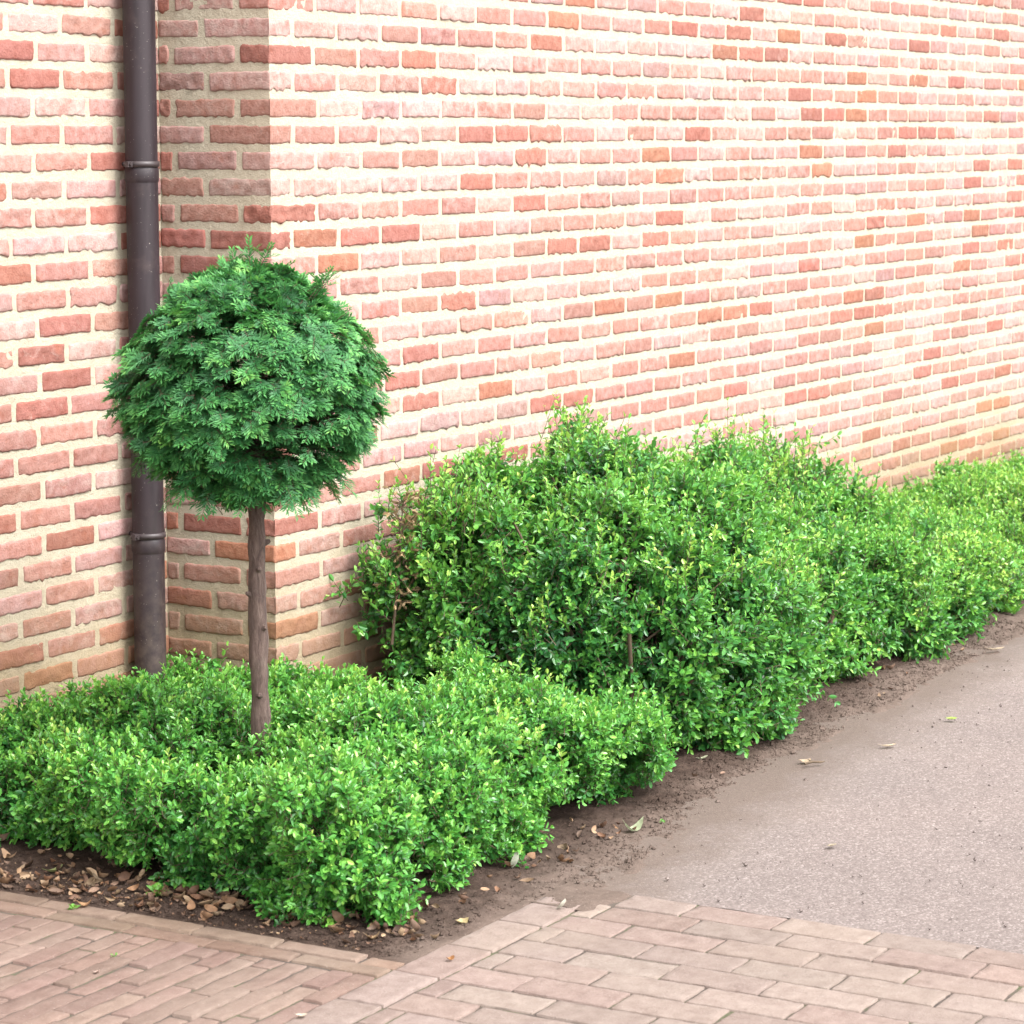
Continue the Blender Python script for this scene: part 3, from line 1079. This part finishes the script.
# crumbs
r = np.random.default_rng(31)
nC = 17000
cu = np.concatenate([r.uniform(-1.33, 2.9, nC - 4000), -1.345 + np.abs(r.normal(0, .07, 4000))])
cv = np.where(np.arange(nC) >= nC - 4000, r.uniform(-.4, 1.22, nC), edge_v(cu) - np.abs(r.normal(0, .12, nC)) + .03)
kk = ~((cu < -.85) & (cv > 1.235))
cu, cv = cu[kk], cv[kk]
sz = r.gamma(1.6, .0009, len(cu)) + .0006
cz = soil_z(cu, cv)
oct_ = np.array([[1, 0, 0], [-1, 0, 0], [0, 1, 0], [0, -1, 0], [0, 0, 1], [0, 0, -1]], float)
ov = oct_[None] * sz[:, None, None] * r.uniform(.55, 1.3, (len(cu), 6, 1)) + np.stack([cu, cv, cz + sz * .4], -1)[:, None]
of = np.array([[0, 2, 4], [2, 1, 4], [1, 3, 4], [3, 0, 4], [2, 0, 5], [1, 2, 5], [3, 1, 5], [0, 3, 5]])
mb.add(ov.reshape(-1, 3), (np.arange(len(cu))[:, None, None] * 6 + of[None]).reshape(-1, 3), 0, False,
       dust=np.repeat(sstep(edge_v(cu) - .2, edge_v(cu), cv) * .8, 6))
tag(mb.build('soil', M_SOIL), kind='structure')

# asphalt
mb = MB()
u, v, f = grid(-.678, 4.5, 1.0, 4.0, .03, .03)
pp = np.stack([u, v, u * 0], -1)
z = .0 + noise(pp, 2.5, 110) * .004 + noise(pp, 9, 111) * .0015
u = np.where(np.arange(u.shape[0])[:, None] == 0, u + .010 * noise(pp, 14, 112), u)
mb.add(np.stack([u, v, z - .004], -1).reshape(-1, 3), f, 0, True)
u, v, f = grid(4.5, 16, 1.0, 9.0, .5, .5)
mb.add(np.stack([u, v, u * 0 - .008], -1).reshape(-1, 3), f, 0, True)
u, v, f = grid(-.678, 4.5, 4.0, 9.0, .5, .5)
mb.add(np.stack([u, v, u * 0 - .008], -1).reshape(-1, 3), f, 0, True)
# loose grit
nG = 1500
gu, gv = r.uniform(-.64, 3.6, nG), r.uniform(1.1, 3.2, nG)
sz = r.gamma(2, .0008, nG) + .0008
ov = oct_[None] * sz[:, None, None] * r.uniform(.6, 1.3, (nG, 6, 1)) + np.stack([gu, gv, -.003 + sz * .5], -1)[:, None]
mb.add(ov.reshape(-1, 3), (np.arange(nG)[:, None, None] * 6 + of[None]).reshape(-1, 3), 0, False)
tag(mb.build('asphalt_path', M_ASPH), kind='structure')


# pavers
def paver(mb, u0, u1, v0, v1, r, tint, gap=.0045, lift=0.0, drop=.0009):
    cu, cv = (u0 + u1) / 2, (v0 + v1) / 2
    hu, hv = (u1 - u0) / 2 - gap / 2 * r.uniform(.6, 1.6), (v1 - v0) / 2 - gap / 2 * r.uniform(.6, 1.6)
    if hu < .006 or hv < .006:
        return
    n1 = max(4, int(hu * 2 / .012)); n2 = max(4, int(hv * 2 / .012))
    bev = .0028
    def ax(h, n):
        inner = np.linspace(-h + bev, h - bev, n)
        return np.concatenate([[-h, -h + bev * .35], inner, [h - bev * .35, h]])
    a, b = ax(hu, n1), ax(hv, n2)
    s, t = np.meshgrid(a, b, indexing='ij')
    e = np.minimum(np.clip((hu - np.abs(s)) / bev, 0, 1), np.clip((hv - np.abs(t)) / bev, 0, 1))
    q = np.stack([s + cu, t + cv, s * 0], -1)
    ro = r.normal(0, .007)
    hz = r.normal(0, drop) + lift
    z = hz - .0018 * (1 - np.sqrt(1 - (1 - e) ** 2)) * r.uniform(.8, 1.5) + noise(q, 40, 120) * .0007 + r.normal(0, .005) * s + r.normal(0, .005) * t
    chip = np.clip(noise(q, 26, 121) - .35, 0, 1) * (e < .99)
    z = z - chip * .005
    x = s - ro * t + noise(q, 60, 122) * .0020 * (e < .5)
    y = t + ro * s + noise(q, 60, 123) * .0020 * (e < .5)
    rim = (np.abs(s) >= hu - 1e-9) | (np.abs(t) >= hv - 1e-9)
    z = np.where(rim, -.03, z)
    na, nb = len(a), len(b)
    i, j = np.meshgrid(np.arange(na - 1), np.arange(nb - 1), indexing='ij')
    f = np.stack([i * nb + j, (i + 1) * nb + j, (i + 1) * nb + j + 1, i * nb + j + 1], -1).reshape(-1, 4)
    c = np.array(tint) * r.uniform(.88, 1.1) * r.uniform(.985, 1.015, 3)
    mb.add(np.stack([x + cu, y + cv, z], -1).reshape(-1, 3), f, 0, True, bcol=c)


def joint_sheet(mb, u0, u1, v0, v1):
    u, v, f = grid(u0, u1, v0, v1, .02, .02)
    z = -.0042 + noise(np.stack([u, v, u * 0], -1), 30, 130) * .0013
    mb.add(np.stack([u, v, z], -1).reshape(-1, 3), f, 1, True, bcol=np.array([.1, .08, .06]))


r = np.random.default_rng(41)
VE = 1.25
KW = .058
# narrow clinkers laid along u, left of the front edge
mb = MB()
pitch = .0535
row = 0
vv = VE
while vv > -2.4:
    uu = -1.352 - 2 * KW - .003
    off = r.uniform(.0, .2) if row % 2 else r.uniform(.05, .2)
    uu2 = uu - off
    first = True
    while uu > -3.2:
        tint = [(0.146, 0.096, 0.081), (0.140, 0.095, 0.078), (0.152, 0.106, 0.088), (0.132, 0.086, 0.072)][r.integers(4)]
        paver(mb, uu2, uu, vv - pitch, vv, r, tint, gap=.0056, drop=.0014)
        uu = uu2
        uu2 = uu - .205 + r.normal(0, .004)
    vv -= pitch
    row += 1
joint_sheet(mb, -3.2, -1.352, -2.4, VE)
tag(mb.build('brick_pavement', [M_PAVE_S, M_JOINT]), kind='structure')
# two narrow kerb rows along the front of the bed
mb = MB()
for q in range(2):
    vv = VE - (.0 if q else .09)
    if not q:
        paver(mb, -1.352 - KW, -1.352, VE - .09, VE, r, (.165, .11, .083), gap=.005)
    while vv > -2.4:
        ln = .208 + r.normal(0, .004)
        paver(mb, -1.352 - KW * (q + 1), -1.352 - KW * q, vv - ln, vv, r, [(0.136, 0.089, 0.068), (0.126, 0.087, 0.064), (0.143, 0.100, 0.077)][r.integers(3)],
              gap=.005, lift=.003 - .002 * q, drop=.001)
        vv -= ln
tag(mb.build('kerb', [M_PAVE_S]), kind='structure')
# wide pavers: one row along u, the rest in running bond along v
mb = MB()
LT = [(0.172, 0.134, 0.117), (0.167, 0.127, 0.112), (0.182, 0.142, 0.123), (0.169, 0.124, 0.108)]
uu = -.80
while uu > -3.2:
    paver(mb, uu - .205, uu, VE + .002, VE + .112, r, LT[r.integers(4)], gap=.005, lift=.002)
    uu -= .206
uu = -.684
row = 0
while uu > -3.2:
    w = .1045
    vv = VE + .114
    if row == 0:
        vv += .05
    ln = .05 if row % 2 else .155
    while vv < 4.6:
        paver(mb, uu - w, uu, vv, vv + ln, r, LT[r.integers(4)], gap=.0055)
        vv += ln
        ln = .212 + r.normal(0, .002)
    uu -= w
    row += 1
joint_sheet(mb, -3.2, -.686, VE + .001, 4.6)
tag(mb.build('paving', [M_PAVE_L, M_JOINT]), kind='structure')

# ------------------------------------------------------------------ leaf litter
def blade(mb, c, L, W, az, tilt, curl, colour, r, roll=0.0, fold=.25, n=7):
    """one curled leaf with a pointed tip and a midrib fold"""
    t = np.linspace(0, 1, n)
    w = W * np.sin(PI * np.clip(t * .93 + .05, 0, 1)) ** .75
    w[-1] = W * .03
    xs = t * L
    zs = curl * L * (t - .5) ** 2 * 2
    wob = r.normal(0, .05 * W, (n, 3))
    mid = np.stack([xs - L / 2, t * 0, zs - fold * w * .3], -1)
    le = np.stack([xs - L / 2, w, zs + fold * w], -1) + wob
    ri = np.stack([xs - L / 2, -w, zs + fold * w], -1) - wob
    v = np.concatenate([le, mid, ri])
    cr, sr = math.cos(roll), math.sin(roll)
    v = v @ np.array([[1, 0, 0], [0, cr, sr], [0, -sr, cr]])
    ct, st_ = math.cos(tilt), math.sin(tilt)
    v = v @ np.array([[ct, 0, st_], [0, 1, 0], [-st_, 0, ct]])
    ca, sa = math.cos(az), math.sin(az)
    v = v @ np.array([[ca, sa, 0], [-sa, ca, 0], [0, 0, 1]])
    v[:, 2] -= v[:, 2].min()
    i = np.arange(n - 1)
    f = np.concatenate([np.stack([i, i + 1, n + i + 1, n + i], -1), np.stack([n + i, n + i + 1, 2 * n + i + 1, 2 * n + i], -1)])
    mb.add(v + np.asarray(c), f, 0, True, bcol=np.asarray(colour))


r = np.random.default_rng(51)
mb = MB()
BR = [(.125, .062, .034), (.155, .084, .044), (.085, .045, .028), (.18, .112, .066), (.125, .076, .052), (.215, .148, .092)]
def litter(n_, fu, fv, s0, s1):
    for _ in range(n_):
        u, v = fu(), fv()
        s_ = r.uniform(s0, s1)
        z = float(soil_z(np.array([u]), np.array([v]))[0])
        blade(mb, (u, v, z + r.uniform(-.002, .008)), s_, s_ * r.uniform(.2, .32), r.uniform(0, 2 * PI), r.normal(0, .3), r.uniform(.1, 1.0),
              np.array(BR[r.integers(6)]) * r.uniform(.7, 1.6), r, r.normal(0, .8), r.uniform(.1, 1.1), 6)
litter(320, lambda: -1.335 + abs(r.normal(0, .13)), lambda: r.uniform(-.35, .75), .012, .036)
litter(420, lambda: -1.345 + abs(r.normal(0, .09)), lambda: r.uniform(-.35, 1.15), .005, .013)
litter(90, lambda: -1.30 + abs(r.normal(0, .10)), lambda: r.uniform(.5, 1.2), .015, .038)
litter(55, lambda: r.uniform(-1.3, -.2), lambda: 1.17 - abs(r.normal(0, .07)), .012, .034)
litter(26, lambda: r.uniform(-.3, 2.8), lambda: 1.0 + r.normal(0, .07), .010, .03)
litter(24, lambda: -1.20 + r.normal(0, .06), lambda: 1.05 + r.normal(0, .08), .012, .03)
tag(mb.build('leaf_litter', M_DEAD), 'brown dead leaf litter on the soil under the front hedge', 'leaf litter', kind='stuff')

# single fallen leaves
FL = [  # px, py, length, width, colour, tilt, curl, az, label
    (516, 873, .042, .011, (.62, .66, .52), 1.25, .2, 1.9, 'pale whitish leaf standing upright on the soil beside the front hedge'),
    (634, 832, .060, .013, (.50, .56, .36), .1, .9, .35, 'pale green curled leaf on the soil between front hedge and asphalt'),
    (325, 930, .040, .013, (.30, .36, .12), .0, .3, .2, 'olive green oval leaf on dark soil near the front kerb'),
    (55, 878, .045, .013, (.34, .38, .16), .1, .4, .3, 'yellow green leaf on the brown leaf litter at the far left'),
    (86, 908, .034, .011, (.46, .27, .15), .2, .9, 1.0, 'tan curled leaf lying on the narrow kerb bricks at the left'),
    (952, 721, .032, .012, (.38, .52, .10), .0, .2, .8, 'small bright green leaf lying on the asphalt path'),
    (889, 748, .050, .010, (.62, .50, .36), .0, .2, .6, 'long pale tan leaf lying on the asphalt edge beside the shrub'),
    (832, 848, .030, .009, (.44, .37, .27), .0, .2, .2, 'cream coloured leaf lying alone in the middle of the asphalt'),
    (996, 651, .062, .010, (.58, .46, .33), .0, .2, .7, 'long tan leaf on the dusty path edge at the far right'),
    (563, 911, .030, .010, (.70, .68, .58), .9, .4, 1.7, 'whitish leaf tilted up on the wide paver at the bed corner'),
    (463, 928, .028, .012, (.58, .46, .24), .1, .5, .5, 'yellowish leaf on dark soil near the tip of the bed'),
    (451, 962, .016, .008, (.46, .22, .09), .2, .8, .5, 'tiny orange leaf scrap on the wide paver at the bed tip'),
    (374, 944, .030, .012, (.50, .34, .20), .2, .8, .9, 'light brown crumpled leaf on soil below the hedge tip'),
    (703, 767, .034, .010, (.50, .52, .36), .1, .3, .4, 'pale green leaf on the soil under the tall shrub'),
    (289, 925, .026, .011, (.48, .31, .17), .2, .7, .2, 'tan leaf on the soil left of the olive leaf'),
    (302, 1019, .022, .010, (.66, .56, .46), .0, .4, .7, 'pale leaf scrap on the narrow pavers near the bottom edge'),
    (98, 975, .014, .008, (.66, .48, .42), .4, .6, 1.2, 'tiny pinkish leaf scrap on the narrow pavers at the left'),
    (805, 764, .036, .010, (.50, .38, .26), .0, .4, .5, 'beige leaf beside a dark twig on the dusty soil edge'),
]
for (px, py, L, W, colr, tilt, curl, az, lab) in FL:
    u, v = at(px, py)
    z = .0045
    if v < edge_v(np.array([u]))[0] and u > -1.352 and not (u < -.8 and v > VE):
        z = float(soil_z(np.array([u]), np.array([v]))[0]) + .003
    mb = MB()
    blade(mb, (u, v, max(z, .001)), L, W, az, tilt, curl, np.array(colr) * .62, r, r.normal(0, .15), .3, 9)
    # stalk
    mb2_ = mb.v[0]
    s0 = mb2_[9]
    dd = nrm(mb2_[9] - mb2_[11])
    tube(mb, [s0, s0 + dd * L * .12, s0 + dd * L * .22], [.0007, .0006, .0005], 5, 0, bcol=np.asarray(colr) * .5)
    o = mb.build('fallen_leaf', M_FRESH, loc=(u, v, max(z, .001)))
    tag(o, lab, 'leaf', 'single leaves fallen on bed and paving')

# dark twig on the soil edge
u, v = at(812, 767)
mb = MB()
tube(mb, [(u - .025, v - .01, .012), (u, v, .014), (u + .02, v + .016, .011), (u + .035, v + .02, .010)], [.003, .0034, .003, .0015], 7, 0)
tube(mb, [(u, v, .014), (u + .004, v - .014, .018)], [.002, .001], 6, 0)
tag(mb.build('twig', M_TWIG, loc=(u, v, 0)), 'short dark forked twig on the dusty soil edge beside the asphalt', 'twig')

# small weeds
M_WEED = m_leaf('weed_leaf', [(0, (.05, .17, .02)), (1, (.16, .36, .05))], .5, .3)
for (px, py, n_, ll, lab) in (
        (157, 904, 16, .022, 'small bright green weed growing in the soil against the narrow kerb'),
        (74, 910, 7, .014, 'tiny green weed in the joint of the narrow kerb bricks at left'),
        (1013, 618, 14, .030, 'round leafed green weed beside the low hedge at the far right'),
        (115, 956, 4, .008, 'minute yellow green weed sprouting between two narrow pavers'),
        (664, 823, 9, .010, 'small sparse weed on the soil right of the front hedge')):
    u, v = at(px, py)
    mb = MB()
    a = r.uniform(0, 2 * PI, n_)
    el = r.uniform(.2, 1.1, n_)
    d = np.stack([np.cos(a) * np.cos(el), np.sin(a) * np.cos(el), np.sin(el)], -1)
    z0 = float(soil_z(np.array([u]), np.array([v]))[0]) if u > -1.352 else 0.0
    b = np.array([u, v, z0]) + d * ll * r.uniform(.1, .8, n_)[:, None]
    leaf_block(mb, b, d, np.tile(np.array([0, 0, 1.0]), (n_, 1)) + r.normal(0, .2, (n_, 3)), np.full(n_, ll) * r.uniform(.7, 1.1, n_), np.full(n_, ll * .7), r.random(n_), 0)
    for q in range(n_):
        tube(mb, [(u, v, z0 - .002), b[q]], [.0007, .0005], 4, 0, tone=.3)
    tag(mb.build('weed', M_WEED, loc=(u, v, 0)), lab, 'weed', 'small weeds in soil and joints')

# ------------------------------------------------------------------ light
SUN_AZ, SUN_EL = math.radians(126), math.radians(52)
w = bpy.data.worlds.new('World')
sc.world = w
w.use_nodes = True
nt = w.node_tree
bg = nt.nodes['Background']
sky = nt.nodes.new('ShaderNodeTexSky')
sky.sky_type = 'NISHITA'
sky.sun_disc = False
sky.sun_elevation = SUN_EL
sky.sun_rotation = SUN_AZ
sky.dust_density = 4.0
sky.air_density = 1.0
sky.ozone_density = 1.0
hs = nt.nodes.new('ShaderNodeHueSaturation')
hs.inputs['Saturation'].default_value = .06      # thin white cloud
nt.links.new(sky.outputs[0], hs.inputs['Color'])
nt.links.new(hs.outputs[0], bg.inputs['Color'])
bg.inputs['Strength'].default_value = .15
ld = bpy.data.lights.new('sun', 'SUN')
ld.energy = 0.5
ld.angle = math.radians(24)
ld.color = (1.0, .95, .87)
lo = bpy.data.objects.new('sun', ld)
COL.objects.link(lo)
sd = Vector((math.sin(SUN_AZ) * math.cos(SUN_EL), math.cos(SUN_AZ) * math.cos(SUN_EL), math.sin(SUN_EL)))
lo.rotation_euler = sd.to_track_quat('Z', 'Y').to_euler()
lo.location = (6, 4, 8)

# ------------------------------------------------------------------ camera
cd = bpy.data.cameras.new('camera')
cd.sensor_width = 36
cd.lens = 36 * FPX / 1024
cd.clip_end = 500
cd.dof.use_dof = True
cd.dof.focus_distance = 6.9
cd.dof.aperture_fstop = 10
co = bpy.data.objects.new('camera', cd)
co.location = (0, 0, CAM_H)
co.rotation_euler = (PI / 2 - PITCH, 0, 0)
COL.objects.link(co)
sc.camera = co
sc.view_settings.view_transform = 'Standard'
sc.view_settings.look = 'None'
sc.view_settings.exposure = 2.3
sc.view_settings.gamma = 1
sc.render.resolution_x = sc.render.resolution_y = 1024
sc.cycles.max_bounces = 8
